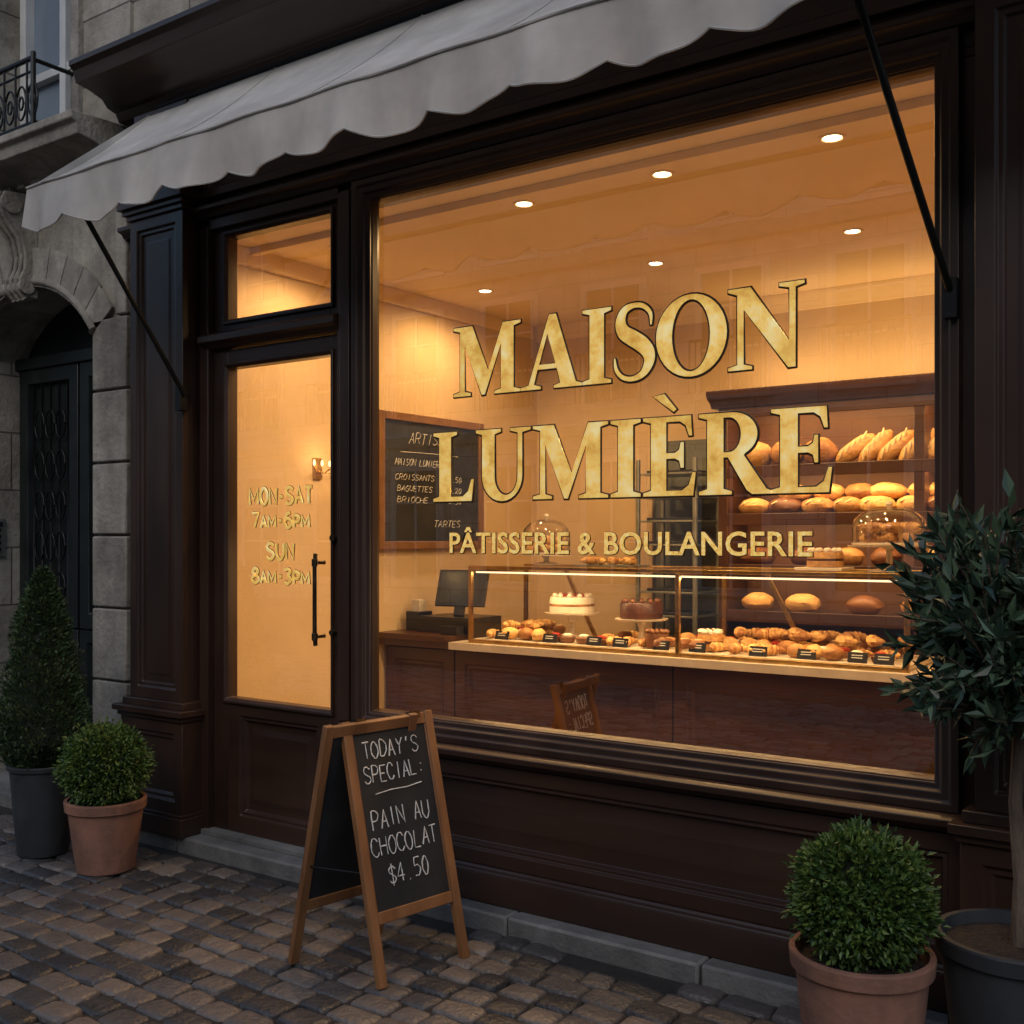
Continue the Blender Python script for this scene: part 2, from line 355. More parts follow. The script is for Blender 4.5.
b.quad((-4.21,.03,.72),(-3.51,.03,.72),(-3.51,.03,2.33),(-4.21,.03,2.33),DGLASS)
b.quad((-4.21,.03,2.55),(-3.51,.03,2.55),(-3.51,.03,2.96),(-4.21,.03,2.96),DGLASS); b.make('door_glass',bak)
b=B()
IX0,IX1,IY1,CZ=-4.50,-.20,3.10,3.02
b.box(IX0-.1,IX0,.12,IY1+.1,.0,3.3,WALL); b.box(IX1,IX1+.1,.12,IY1+.1,.0,3.3,WALL)
b.box(IX0,IX1,IY1,IY1+.1,.0,3.3,WALL)
b.make('interior_walls',bak)
b=B(); b.box(IX0,IX1,.12,IY1,CZ,3.2,CEIL)
b.profx([(.36,CZ),(.36,CZ-.035),(.40,CZ-.035),(.42,CZ-.02),(.44,CZ-.012),(.44,CZ)],IX0,IX1,CEIL)
b.profx([(IY1,CZ),(IY1-.09,CZ),(IY1-.08,CZ-.03),(IY1-.03,CZ-.07),(IY1-.02,CZ-.1),(IY1,CZ-.1)],IX0,IX1,CEIL)
b.box(IX0,IX0+.04,.12,IY1-.1,CZ-.09,CZ,CEIL)
b.make('interior_ceiling',bak,bevel=.003)
b=B(); b.box(IX0,IX1,.12,IY1,.02,.064,FLOOR); b.make('interior_floor',bak)
b=B(); b.box(IX0,IX0+.015,.12,IY1,.064,.20,WALL); b.make('interior_skirting',bak,bevel=.003)
b=B()
b.box(-4.98,6,.02,.5,3.915,12,STONE); b.box(.35,6,.02,.5,-.01,3.915,STONE)
b.profx([(.02,4.55),(-.05,4.56),(-.10,4.60),(-.14,4.62),(-.14,4.68),(.02,4.70)],-4.98,6,STONE2)
b.make('upper_stone_wall',bak,bevel=.004)

# ---------------------------------------------------------------- apartment building left
apt=empty('apartment_building')
b=B()
AX0,AX1=-6.57,-5.26; AC=(AX0+AX1)/2; HW=(AX1-AX0)/2; zs=2.60; rise=.34
rad=(HW*HW+rise*rise)/(2*rise); cz=zs+rise-rad
arc=[]
a0=math.asin(HW/rad)
for i in range(25):
    a=-a0+2*a0*i/24; arc.append((AC+rad*math.sin(a),cz+rad*math.cos(a)))
for (xa,za),(xb,zb_) in zip(arc[:-1],arc[1:]):
    b.add([(xa,0,za),(xb,0,zb_),(xb,0,3.45),(xa,0,3.45)],[(0,1,2,3)],STONE2)
    b.add([(xa,0,za),(xb,0,zb_),(xb,.40,zb_),(xa,.40,za)],[(0,3,2,1)],STONE2)
b.box(-30,AX0,.0,.45,-.01,3.45,STONE); b.box(AX1,-4.98,.0,.45,-.01,3.45,STONE2)
b.box(-30,-6.36,.001,.45,3.45,12,STONE); b.box(-5.47,-4.98,.001,.45,3.45,12,STONE)
b.box(-6.36,-5.47,.001,.45,3.45,3.66,STONE); b.box(-6.36,-5.47,.001,.45,5.6,12,STONE)
b.make('stone_walls',apt)
b=B()
z=.36
for i in range(6):
    h=.385; b.box(-5.262,-4.965,-.035,.02,z+.006,z+h-.006,STONE2); z+=h
b.box(-5.06,-4.965,-.035,.02,z+.006,3.44,STONE2)
b.box(-5.30,-4.93,-.075,.02,.06,.30,STONE2); b.box(-5.28,-4.95,-.055,.02,.30,.36,STONE2)
z=.06
for i in range(7):
    b.box(-7.6,AX0,-.035,.0,z+.006,z+.37-.006,STONE2); z+=.375
nv=11
for i in range(nv):
    if i==nv//2: continue
    aa=-a0+2*a0*i/nv+.006; ab=-a0+2*a0*(i+1)/nv-.006
    poly=[(AC+r_*math.sin(t),cz+r_*math.cos(t)) for r_,t in((rad-.001,aa),(rad-.001,(aa+ab)/2),(rad-.001,ab),(rad+.20,ab),(rad+.20,(aa+ab)/2),(rad+.20,aa))]
    b.prism(poly,-.035,.02,STONE2)
b.tube([(AC+(rad+.02)*math.sin(-a0+2*a0*i/20),-.035,cz+(rad+.02)*math.cos(-a0+2*a0*i/20)) for i in range(21)],.022,STONE2)
b.make('stone_trim',apt,bevel=.01)
b=B()
prof=[(.0,2.86),(-.06,2.86),(-.10,2.90),(-.11,2.96),(-.08,3.02),(-.075,3.10),(-.10,3.20),(-.17,3.28),(-.215,3.36),(-.20,3.43),(.0,3.45)]
b.profx(prof,AC-.085,AC+.085,STONE2)
for q in(-.05,0,.05): b.tube([(AC+q,y_-.004,z_) for y_,z_ in prof[1:-1]],.016,STONE2)
b.tube([(AC-.10,-.165,3.37),(AC+.10,-.165,3.37)],.055,STONE2,14); b.tube([(AC-.10,-.075,2.92),(AC+.10,-.075,2.92)],.04,STONE2,14)
b.make('keystone_console',apt,bevel=.006)
b=B()
b.profx([(.0,3.45),(-.06,3.455),(-.09,3.48),(-.14,3.50),(-.20,3.53),(-.29,3.545),(-.30,3.60),(-.33,3.615),(-.33,3.655),(.0,3.665)],-14,-5.0,STONE2)
for x in [-6.55+.14*i for i in range(11)]: b.box(x,x+.07,-.12,-.02,3.455,3.515,STONE2)
b.make('balcony_slab',apt,bevel=.006)
b=B()
by=-.26
for z in(3.70,4.05): b.tube([(-6.75,by,z),(-5.45,by,z)],.014,IRON)
b.tube([(-6.75,by,3.98),(-5.45,by,3.98)],.007,IRON)
x=-6.72
while x<-5.45:
    b.tube([(x,by,3.655),(x,by,4.05)],.007,IRON,6)
    cx=x+.055
    b.tube([(cx+.045*math.cos(t),by,3.83+.09*math.sin(t)) for t in [i*2*math.pi/14 for i in range(15)]],.006,IRON,5)
    b.tube([(cx+.02*math.cos(t),by,3.83+.035*math.sin(t)) for t in [i*2*math.pi/10 for i in range(11)]],.006,IRON,5)
    x+=.11
for x in(-6.75,-5.45): b.tube([(x,by,4.04),(x,0,4.04)],.012,IRON); b.tube([(x,by,3.71),(x,0,3.71)],.012,IRON); b.tube([(x,by,3.65),(x,by,4.08)],.014,IRON)
b.make('balcony_railing',apt)
b=B()
b.box(-6.36,-5.47,.26,.28,3.66,5.6,BLUEGL)
for x in(-6.36,-5.94,-5.53): b.box(x,x+.06,.20,.262,3.66,5.6,WHITEP)
for z in(3.66,4.25,4.9,5.52): b.box(-6.30,-5.53,.21,.261,z,z+.05,WHITEP)
b.box(-5.47-.001,-5.40,-.03,.05,3.66,5.7,STONE2); b.box(-6.43,-6.359,-.03,.05,3.66,5.7,STONE2)
b.make('french_window',apt,bevel=.003)
b=B()
dy=.36
b.box(AX0,AX1,dy,.44,.06,2.98,GREEND)
for x0,x1 in((AX0+.02,AC-.01),(AC+.01,AX1-.02)):
    b.ring(x0,x1,.08,.95,[(0,dy),(0,dy-.05),(.07,dy-.05),(.085,dy-.02),(.12,dy-.02),(.15,dy-.04),(.155,dy-.04)],GREEND)
    b.ring(x0,x1,.96,2.55,[(0,dy),(0,dy-.05),(.09,dy-.05),(.10,dy-.01),(.11,dy-.01)],GREEND)
    for k in range(5):
        x=x0+.13+k*(x1-x0-.26)/4; b.tube([(x,dy-.03,1.05),(x,dy-.03,2.46)],.008,IRON,6)
    for z in(1.2,1.45,1.7,1.95,2.2):
        for x in(x0+.2,(x0+x1)/2,x1-.2):
            b.tube([(x+.05*math.cos(t),dy-.035,z+.09*math.sin(t)) for t in [i*2*math.pi/12 for i in range(13)]],.007,IRON,5)
b.box(AX0,AX1,dy-.07,dy,2.55,2.62,GREEND)
b.make('portal_door',apt,bevel=.004)
b=B(); b.box(AX0,AX0+.018,.12,.22,1.38,1.62,STEEL)
for k in range(4): b.box(AX0+.018,AX0+.022,.15,.19,1.42+.04*k,1.44+.04*k,BLACKP)
b.box(AX0+.018,AX0+.022,.14,.20,1.57,1.60,BLACKP)
b.make('intercom',apt,bevel=.002)

# ---------------------------------------------------------------- opposite building
opp=empty('opposite_building')
b=B(); OY=-14.0
b.box(-40,30,OY-2,OY,-.01,8.6,STONEO)
for zz in(3.4,6.6,8.4): b.profx([(OY,zz),(OY+.12,zz+.02),(OY+.2,zz+.12),(OY+.25,zz+.2),(OY,zz+.25)],-40,30,STONEOT)
b.make('walls',opp)
b=B(); x=-39
while x<29:
    for z0,hh in((.6,2.3),(4.0,2.1),(7.0,1.2)):
        b.box(x-.1,x+1.3,OY,OY+.06,z0-.1,z0+hh+.12,STONEOT)
        b.box(x,x+1.2,OY+.03,OY+.065,z0,z0+hh,OPGL)
        for q in(x,x+.575,x+1.15): b.box(q,q+.05,OY+.05,OY+.09,z0,z0+hh,WHITEP)
        for q in(z0,z0+hh*.35,z0+hh*.7): b.box(x,x+1.2,OY+.05,OY+.085,q,q+.04,WHITEP)
    b.tube([(x-.1,OY+.25,4.9),(x+1.3,OY+.25,4.9)],.03,IRON,6)
    for k in range(13): b.tube([(x-.1+k*.116,OY+.25,4.0),(x-.1+k*.116,OY+.25,4.9)],.014,IRON,4)
    x+=2.35
b.make('windows',opp)

# ---------------------------------------------------------------- awning
b=B()
ax0,ax1=-4.68,-.30; yf,zf=-.75,3.085; yb,zb=-.05,3.665
nsc=13; nx=nsc*16; ny=10
def sag(x,t): return -.035*math.sin(math.pi*t)*(1+.15*math.sin(x*5))+.006*math.sin(x*9+t*3)*math.sin(math.pi*t)
vs=[];fs=[]
for j in range(ny+1):
    t=j/ny
    for i in range(nx+1):
        x=ax0+(ax1-ax0)*i/nx
        vs.append((x,yb+(yf-yb)*t,zb+(zf-zb)*t+sag(x,t)))
for j in range(ny):
    for i in range(nx):
        a=j*(nx+1)+i; fs.append((a,a+1,a+nx+2,a+nx+1))
b.add(vs,fs,CANVAS)
vs=[];fs=[]; nz=8
for j in range(nz+1):
    t=j/nz
    for i in range(nx+1):
        x=ax0+(ax1-ax0)*i/nx; u=(i/16)%1.0
        drop=.178+.042*math.sin(math.pi*u)**.9
        w=.022*math.sin(x*7.3)+.018*math.sin(x*15+1)+.011*math.sin(x*31)
        vs.append((x,yf-.004+w*t-.01*t,zf-drop*t))
for j in range(nz):
    for i in range(nx):
        a=j*(nx+1)+i; fs.append((a,a+1,a+nx+2,a+nx+1))
b.add(vs,fs,CANVAS)
b.tube([vs[nz*(nx+1)+i] for i in range(nx+1)],.004,CANVAS,5)
b.tube([(ax0+(ax1-ax0)*i/60,yf-.006,zf+.003*math.sin(i)) for i in range(61)],.006,CANVAS,6)
for xx in(ax0,ax1):
    b.add([(xx,yb,zb),(xx,yf,zf),(xx,yf,zf-.17),(xx,(yb+yf)/2,(zb+zf)/2-.10)],[(0,1,2,3)],CANVAS)
for i in range(1,5):
    x=ax0+(ax1-ax0)*i/5
    b.tube([(x,yb+(yf-yb)*t,zb+(zf-zb)*t+sag(x,t)+.002) for t in [k/8 for k in range(9)]],.003,CANVAS,5)
b.tube([(ax0,yf+.02,zf-.015),(ax1,yf+.02,zf-.015)],.014,IRON)
b.tube([(ax0,yb+.01,zb+.01),(ax1,yb+.01,zb+.01)],.03,IRON)
b.tube([(-4.36,-.135,2.185),(-4.30,yf+.03,2.92),(-4.30,yf+.03,3.06)],.012,IRON)
b.tube([(-.845,-.06,2.235),(-.925,yf+.02,2.93),(-.925,yf+.02,3.06)],.012,IRON)
for p in((-4.38,-.13,2.185),(-.845,-.05,2.235)):
    b.box(p[0]-.02,p[0]+.02,p[1]-.03,p[1]+.015,p[2]-.07,p[2]+.05,IRON)
o=b.make('awning',ang=60)

# ---------------------------------------------------------------- lettering
def arcp(cx,cy,rx,ry,a0,a1,n=14): return [(cx+rx*math.cos(R(a0+(a1-a0)*i/n)),cy+ry*math.sin(R(a0+(a1-a0)*i/n))) for i in range(n+1)]
def Sglyph():
    c=[(.575,.70),(.565,.85),(.46,.955),(.31,.975),(.18,.92),(.125,.78),(.17,.645),(.30,.555),(.44,.46),(.535,.35),(.545,.22),(.46,.08),(.30,.02),(.15,.055),(.06,.16),(.035,.31)]
    w=[.018,.05,.06,.065,.10,.145,.185,.205,.205,.18,.14,.09,.06,.055,.05,.018]
    P=[];W=[]
    n=len(c)
    for i in range(n-1):
        p0,p1,p2,p3=c[max(i-1,0)],c[i],c[i+1],c[min(i+2,n-1)]
        for k in range(5):
            t=k/5
            f=lambda a,b_,d,e:.5*((2*b_)+(-a+d)*t+(2*a-5*b_+4*d-e)*t*t+(-a+3*b_-3*d+e)*t**3)
            P.append((f(p0[0],p1[0],p2[0],p3[0]),f(p0[1],p1[1],p2[1],p3[1]))); W.append(w[i]+(w[i+1]-w[i])*t)
    P.append(c[-1]);W.append(w[-1])
    L=[];Rr=[]
    for i,p in enumerate(P):
        a=P[max(i-1,0)];d=P[min(i+1,len(P)-1)]; dx,dy=d[0]-a[0],d[1]-a[1]; l=math.hypot(dx,dy); nx_,ny_=-dy/l,dx/l
        L.append((p[0]+nx_*W[i]/2,p[1]+ny_*W[i]/2)); Rr.append((p[0]-nx_*W[i]/2,p[1]-ny_*W[i]/2))
    return [L+Rr[::-1]]
Eo=[(0,0),(.70,0),(.735,.29),(.695,.29),(.64,.13),(.55,.065),(.325,.065),(.325,.47),(.45,.47),(.51,.44),(.53,.35),(.57,.35),(.57,.67),(.53,.67),(.51,.58),(.45,.54),(.325,.54),(.325,.935),(.52,.935),(.60,.88),(.645,.75),(.685,.75),(.67,1),(0,1),(0,.96),(.11,.93),(.11,.07),(0,.04)]
G={
'I':(.44,[[(0,0),(.44,0),(.44,.04),(.33,.07),(.33,.93),(.44,.96),(.44,1),(0,1),(0,.96),(.11,.93),(.11,.07),(0,.04)]]),
'L':(.74,[[(0,0),(.70,0),(.74,.31),(.70,.31),(.64,.14),(.54,.065),(.325,.065),(.325,.93),(.435,.96),(.435,1),(0,1),(0,.96),(.11,.93),(.11,.07),(0,.04)]]),
'E':(.74,[Eo]),
'e':(.74,[Eo,[(.14,1.27),(.30,1.29),(.47,1.09),(.43,1.06)]]),
'N':(.97,[[(0,0),(.31,0),(.31,.035),(.20,.065),(.20,.74),(.77,-.015),(.86,-.015),(.86,.935),(.97,.965),(.97,1),(.66,1),(.66,.965),(.785,.935),(.785,.30),(.29,1),(0,1),(0,.965),(.12,.92),(.12,.065),(0,.035)]]),
'M':(1.19,[[(0,0),(.31,0),(.31,.035),(.20,.065),(.20,.75),(.51,0),(.565,0),(.855,.72),(.855,.065),(.74,.035),(.74,0),(1.19,0),(1.19,.035),(1.07,.065),(1.07,.935),(1.19,.965),(1.19,1),(.885,1),(.625,.34),(.34,1),(0,1),(0,.965),(.12,.935),(.12,.065),(0,.035)]]),
'A':(.98,[[(-.01,0),(.32,0),(.32,.035),(.205,.065),(.265,.27),(.585,.27),(.645,.065),(.54,.035),(.54,0),(.99,0),(.99,.035),(.89,.065),(.57,1.015),(.46,1.015),(.12,.065),(-.01,.035)],[(.29,.335),(.565,.335),(.43,.76)]]),
'U':(.94,[[(0,1),(0,.96),(.11,.93),(.11,.34)]+arcp(.455,.34,.345,.355,180,360)+[(.80,.935),(.94,.965),(.94,1),(.60,1),(.60,.965),(.725,.935),(.725,.34)]+arcp(.525,.34,.20,.27,0,-180)+[(.325,.93),(.435,.96),(.435,1)]]),
'O':(.98,[arcp(.49,.5,.49,.52,0,350,35),arcp(.49,.5,.265,.455,0,350,35)]),
'R':(.90,[[(0,0),(.435,0),(.435,.04),(.325,.07),(.325,.455),(.385,.455),(.63,.05),(.70,0),(.95,0),(.95,.035),(.88,.06),(.59,.475)]+arcp(.44,.73,.325,.27,-58,90)+[(0,1),(0,.96),(.11,.93),(.11,.07),(0,.04)],[(.325,.515)]+arcp(.40,.73,.155,.213,-90,90)+[(.325,.943)]]),
'S':(.63,Sglyph()),
}
let=empty('window_lettering')
def glyph_word(name,word,x0,x1,z0,h,y):
    tot=sum(G[c][0] for c in word); gap=((x1-x0)/h-tot)/(len(word)-1)
    for kind in('gold','outline'):
        cu=bpy.data.curves.new(name+'_'+kind,'CURVE'); cu.dimensions='2D' if kind=='gold' else '3D'
        x=0
        for c in word:
            w,polys=G[c]
            for poly in polys:
                sp=cu.splines.new('POLY'); sp.points.add(len(poly)-1); sp.use_cyclic_u=True
                for i,(px,py) in enumerate(poly): sp.points[i].co=((x+px)*h,py*h,0,1)
            x+=w+gap
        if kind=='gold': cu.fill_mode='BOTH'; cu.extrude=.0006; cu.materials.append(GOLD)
        else: cu.bevel_depth=.0078; cu.bevel_resolution=1; cu.materials.append(OUTL)
        o=bpy.data.objects.new(name+'_'+kind,cu); COL.objects.link(o)
        o.rotation_euler=(R(90),0,0); o.parent=let
        if kind=='gold': o.location=(x0,y+.004,z0)
        else: o.location=(x0+.001,y+.0065,z0-.001); o.scale=(1,1,.10)
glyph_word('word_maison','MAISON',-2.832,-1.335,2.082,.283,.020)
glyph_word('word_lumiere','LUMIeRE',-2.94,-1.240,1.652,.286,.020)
def txt(name,s,cx,z0,width,height,y,mat,parent,off=.0,back=None):
    cu=bpy.data.curves.new(name,'FONT'); cu.body=s; cu.align_x='CENTER'; cu.size=1; cu.extrude=.003; cu.offset=off; cu.resolution_u=3; cu.space_character=1.04
    o=bpy.data.objects.new(name,cu); COL.objects.link(o); cu.materials.append(mat)
    bpy.context.view_layer.update(); d=o.dimensions
    hh=height/0.73; o.scale=(width/max(d.x,.01),hh,.3); o.rotation_euler=(R(90),0,0); o.location=(cx,y,z0); o.parent=parent
    if back:
        c2=cu.copy(); c2.offset=off+.020; c2.materials.clear(); c2.materials.append(back)
        o2=bpy.data.objects.new(name+'_outline',c2); COL.objects.link(o2); o2.scale=o.scale; o2.rotation_euler=o.rotation_euler
        o2.location=(cx+.001,y+.0035,z0-.001); o2.parent=parent
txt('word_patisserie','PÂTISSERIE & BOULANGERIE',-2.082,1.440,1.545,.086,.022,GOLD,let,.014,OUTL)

F={'A':[[(0,0),(3,10),(6,0)],[(1,3.6),(5,3.6)]],'B':[[(0,0),(0,10),(4,10),(5,8),(4,5.5),(0,5)],[(4,5.5),(6,3),(4,0),(0,0)]],
'C':[[(6,8),(4.5,10),(2,10),(0,7),(0,3),(2,0),(4.5,0),(6,2)]],'D':[[(0,0),(0,10),(3,10),(6,7),(6,3),(3,0),(0,0)]],
'E':[[(5.5,10),(0,10),(0,0),(5.5,0)],[(0,5),(4.5,5)]],'F':[[(5.5,10),(0,10),(0,0)],[(0,5),(4,5)]],
'G':[[(6,8),(4.5,10),(2,10),(0,7),(0,3),(2,0),(4.5,0),(6,2),(6,4.5),(3.5,4.5)]],'H':[[(0,0),(0,10)],[(6,0),(6,10)],[(0,5),(6,5)]],
'I':[[(3,0),(3,10)]],'K':[[(0,0),(0,10)],[(6,10),(0,4)],[(2,6),(6,0)]],'L':[[(0,10),(0,0),(5.5,0)]],
'M':[[(0,0),(0,10),(3,3),(6,10),(6,0)]],'N':[[(0,0),(0,10),(6,0),(6,10)]],
'O':[[(2,0),(0,3),(0,7),(2,10),(4,10),(6,7),(6,3),(4,0),(2,0)]],'P':[[(0,0),(0,10),(4,10),(6,8),(4.5,5),(0,4.5)]],
'R':[[(0,0),(0,10),(4,10),(6,8),(4.5,5),(0,4.5)],[(3,4.7),(6,0)]],'S':[[(6,8.5),(4,10),(1.5,10),(0,8),(1,6),(5,4),(6,2),(4,0),(1.5,0),(0,1.5)]],
'T':[[(3,0),(3,10)],[(0,10),(6,10)]],'U':[[(0,10),(0,3),(2,0),(4,0),(6,3),(6,10)]],'V':[[(0,10),(3,0),(6,10)]],'Y':[[(0,10),(3,5),(6,10)],[(3,5),(3,0)]],
"'":[[(3,10),(2.5,7.5)]],':':[[(3,2),(3,2.8)],[(3,6.5),(3,7.3)]],'.':[[(3,0),(3,.8)]],'$':[[(6,8),(4,9.3),(1.5,9.3),(0,7.5),(1,6),(5,4),(6,2.4),(4,.7),(1.5,.7),(0,2)],[(3,-1),(3,11)]],
'4':[[(4.5,0),(4.5,10),(0,3),(6,3)]],'5':[[(5.5,10),(.8,10),(.4,5.6),(3.5,6),(6,3.5),(4,0),(.5,.4)]],'0':[[(2.2,0),(.5,3),(.5,7),(2.2,10),(3.8,10),(5.5,7),(5.5,3),(3.8,0),(2.2,0)]],
'-':[[(1.2,4.5),(4.8,4.5)]],' ':[],'1':[[(1,8),(3,10),(3,0)]],'2':[[(0,8),(2,10),(5,9.5),(5.5,7),(0,0),(6,0)]],'3':[[(0,9),(3,10),(5.5,8),(3,5.3),(6,3),(3,0),(0,1)]],
'7':[[(0,10),(6,10),(2,0)]],'6':[[(5,10),(2,9),(0,5),(0,3),(2,0),(4,0),(6,2),(6,4),(4,5.8),(2,5.8),(0,4)]],
'8':[[(3,5.4),(.8,7),(1,9),(3,10),(5,9),(5.2,7),(3,5.4),(0,3.3),(0,1.5),(2,0),(4,0),(6,1.5),(6,3.3),(3,5.4)]]}
def smooth_pts(st):
    out=[]; n=len(st)
    if n<4: 
        for k in range(n-1):
            for t in(0,.5): out.append((st[k][0]+(st[k+1][0]-st[k][0])*t,st[k][1]+(st[k+1][1]-st[k][1])*t))
        return out+[st[-1]]
    for i in range(n-1):
        p0,p1,p2,p3=st[max(i-1,0)],st[i],st[i+1],st[min(i+2,n-1)]
        for t in(0,.33,.66):
            g=lambda q: p1[q]+(p2[q]-p1[q])*t
            c=lambda q: .5*((2*p1[q])+(-p0[q]+p2[q])*t+(2*p0[q]-5*p1[q]+4*p2[q]-p3[q])*t*t+(-p0[q]+3*p1[q]-3*p2[q]+p3[q])*t**3)
            out.append((.4*g(0)+.6*c(0),.4*g(1)+.6*c(1)))
    return out+[st[-1]]
hrs=empty('opening_hours_lettering')
def bold(name,s,cx,z0,w,h,y,small=()):
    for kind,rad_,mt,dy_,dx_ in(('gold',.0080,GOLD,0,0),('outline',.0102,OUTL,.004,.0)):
        cu=bpy.data.curves.new(name+'_'+kind,'CURVE'); cu.dimensions='3D'; cu.bevel_depth=rad_; cu.bevel_resolution=1; cu.use_fill_caps=True; cu.materials.append(mt)
        adv={'M':1.25,'-':.75,'1':.8}; cells=[adv.get(c,1)*(.84 if i in small else 1) for i,c in enumerate(s)]; tot=sum(cells); x=-w/2
        for i,ch in enumerate(s):
            cw=w/tot*cells[i]; hh_=h*(.78 if i in small else 1)
            for st in F[ch]:
                pts=smooth_pts(st) if ch in "OSUP368" else st
                sp=cu.splines.new('POLY'); sp.points.add(len(pts)-1)
                for k,(px,py) in enumerate(pts): sp.points[k].co=(x+cw*.14+px/6*cw*.72,py/10*hh_,0,1)
            x+=cw
        o=bpy.data.objects.new(name+'_'+kind,cu); COL.objects.link(o); o.rotation_euler=(R(90),0,0); o.scale=(1,1,.12); o.location=(cx+dx_,y+dy_,z0-dx_); o.parent=hrs
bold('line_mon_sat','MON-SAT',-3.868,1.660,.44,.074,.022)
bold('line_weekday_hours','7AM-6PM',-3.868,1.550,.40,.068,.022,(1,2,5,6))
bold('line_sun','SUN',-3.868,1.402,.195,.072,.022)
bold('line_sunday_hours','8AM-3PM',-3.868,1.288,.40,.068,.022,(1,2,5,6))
def chalk(name,lines,mp,parent,rad=.0016,extra=[]):
    cu=bpy.data.curves.new(name,'CURVE'); cu.dimensions='3D'; cu.bevel_depth=rad; cu.bevel_resolution=0; cu.materials.append(CHALK)
    def addp(pts):
        sp=cu.splines.new('POLY'); sp.points.add(len(pts)-1)
        for i,p in enumerate(pts): sp.points[i].co=(*p,1); sp.points[i].radius=random.uniform(.65,1.3)
    for L_ in lines:
        s,uc,v,h,w=L_[:5]; slant=L_[5] if len(L_)>5 else 0
        n=len(s); cw=w/n
        for i,ch in enumerate(s):
            ox=uc-w/2+i*cw; jy=random.uniform(-.05,.05)*h; sk=random.uniform(-.06,.06)+slant
            for st in F.get(ch,[]):
                pts=[]
                for px,py in (smooth_pts(st) if (ch in "OCSGDPRUB05$3" or len(st)<4) else [q for k in range(len(st)-1) for q in (st[k],((st[k][0]+st[k+1][0])/2,(st[k][1]+st[k+1][1])/2))]+[st[-1]]):
                    px+=random.uniform(-.15,.15);py+=random.uniform(-.15,.15)
                    pts.append(mp(ox+px/6*cw*.76+sk*py/10*h,v+py/10*h+jy))
                addp(pts)
    for pl in extra: addp([mp(*p) for p in pl])
    o=bpy.data.objects.new(name,cu); COL.objects.link(o); o.parent=parent; return o

# ---------------------------------------------------------------- sandwich board
sb=empty('sandwich_board')
FL,FR_=Vector((-2.47,-.824,0)),Vector((-2.403,-.421,0)); RL,RR=Vector((-2.90,-.836,0)),Vector((-2.835,-.433,0))
TL,TR=Vector((-2.685,-.830,.862)),Vector((-2.62,-.427,.862))
def frameM(o,ux,vy):
    ux=ux.normalized(); nz=ux.cross(vy).normalized(); vy=nz.cross(ux).normalized()
    return Matrix(((ux.x,vy.x,nz.x,o.x),(ux.y,vy.y,nz.y,o.y),(ux.z,vy.z,nz.z,o.z),(0,0,0,1)))
W=(FR_-FL).length; H=(TL-FL).length
Mf=frameM(FL,FR_-FL,TL-FL); Mr=frameM(RR,RL-RR,TR-RR)
b=B()
for M_ in(Mf,Mr):
    b.box(0,.035,0,H,-.024,.0,OAK,M_); b.box(W-.035,W,0,H,-.024,.0,OAK,M_)
    b.box(.035,W-.035,H-.045,H-.004,-.022,-.002,OAK,M_); b.box(.035,W-.035,.20,.24,-.022,-.002,OAK,M_)
    b.box(.033,W-.033,.238,H-.043,-.016,-.009,SLATE,M_)
    b.box(.0355,.041,.24,H-.045,-.012,-.004,OAK,M_); b.box(W-.041,W-.0355,.24,H-.045,-.012,-.004,OAK,M_)
b.make('boards',sb,bevel=.003)
b=B()
b.tube([Mf@Vector((.02,H*.42,-.02)),Mr@Vector((W-.02,H*.42,-.02))],.004,IRON); b.tube([Mf@Vector((W-.02,H*.42,-.02)),Mr@Vector((.02,H*.42,-.02))],.004,IRON)
for q in(.08,W-.08): b.box(q-.02,q+.02,H-.02,H+.004,-.03,.003,BRONZE,Mf)
b.make('hinges_and_stays',sb)
mp=lambda u,v: tuple(Mf@Vector((u,v,-.0075)))
c=W/2
chalk('chalk_text',[("TODAY'S",c,H*.845,.056,.255),("SPECIAL:",c,H*.750,.056,.275),("PAIN AU",c,H*.575,.062,.265),("CHOCOLAT",c,H*.472,.060,.30),("$4.50",c,H*.360,.062,.185)],mp,sb,.0024,
 extra=[[(c-.10,H*.705),(c-.03,H*.712),(c+.04,H*.710),(c+.11,H*.718)]])

# ---------------------------------------------------------------- plants
def pot(b,c,r,h,m,rim=.05):
    rb=r*.70
    b.lathe(c,[(0,0),(rb,0),(rb+.004,.004),(r*.93,h-rim),(r*.93,h-rim+.001),(r,h-rim+.006),(r*1.02,h-.006),(r*1.01,h),(r*.93,h),(r*.90,h-.04),(0,h-.035)],m,40)
    b.lathe(c,[(0,h-.028),(r*.5,h-.024),(r*.905,h-.032)],SOIL,30)
def ballpts(n,c,r,amp=.07,shell=(.80,1.02),sq=(1,1,1)):
    d=rng.normal(size=(n,3)); d/=np.linalg.norm(d,axis=1)[:,None]
    k=np.array([1+amp*noise.noise(Vector(x)*3.1+Vector(c)*7)*2+amp*.9*noise.noise(Vector(x)*8) for x in d])
    rr=r*k*rng.uniform(shell[0],shell[1],n); P=d*rr[:,None]*np.array(sq)+np.array(c); return P,d
def boxwood(x,y,r,pr,ph,cz_):
    b=B(); pot(b,(x,y,0),pr,ph,TERRA)
    b.tube([(x,y,ph-.03),(x+.01,y,cz_)],.02,BARK)
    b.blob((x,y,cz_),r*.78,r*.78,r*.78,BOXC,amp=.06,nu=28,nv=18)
    n=10500; P,d=ballpts(n,(x,y,cz_),r,.075,(.76,1.0))
    D=d+rng.normal(scale=.6,size=(n,3))
    b.leaves(P,D,rng.uniform(.014,.024,n),rng.uniform(.010,.016,n),BOX)
    n=420; P,d=ballpts(n,(x,y,cz_),r,.075,(1.0,1.09)); b.leaves(P,d+rng.normal(scale=.3,size=(n,3)),rng.uniform(.018,.03,n),rng.uniform(.009,.014,n),BOX)
    return b.make('potted_boxwood',ang=20)
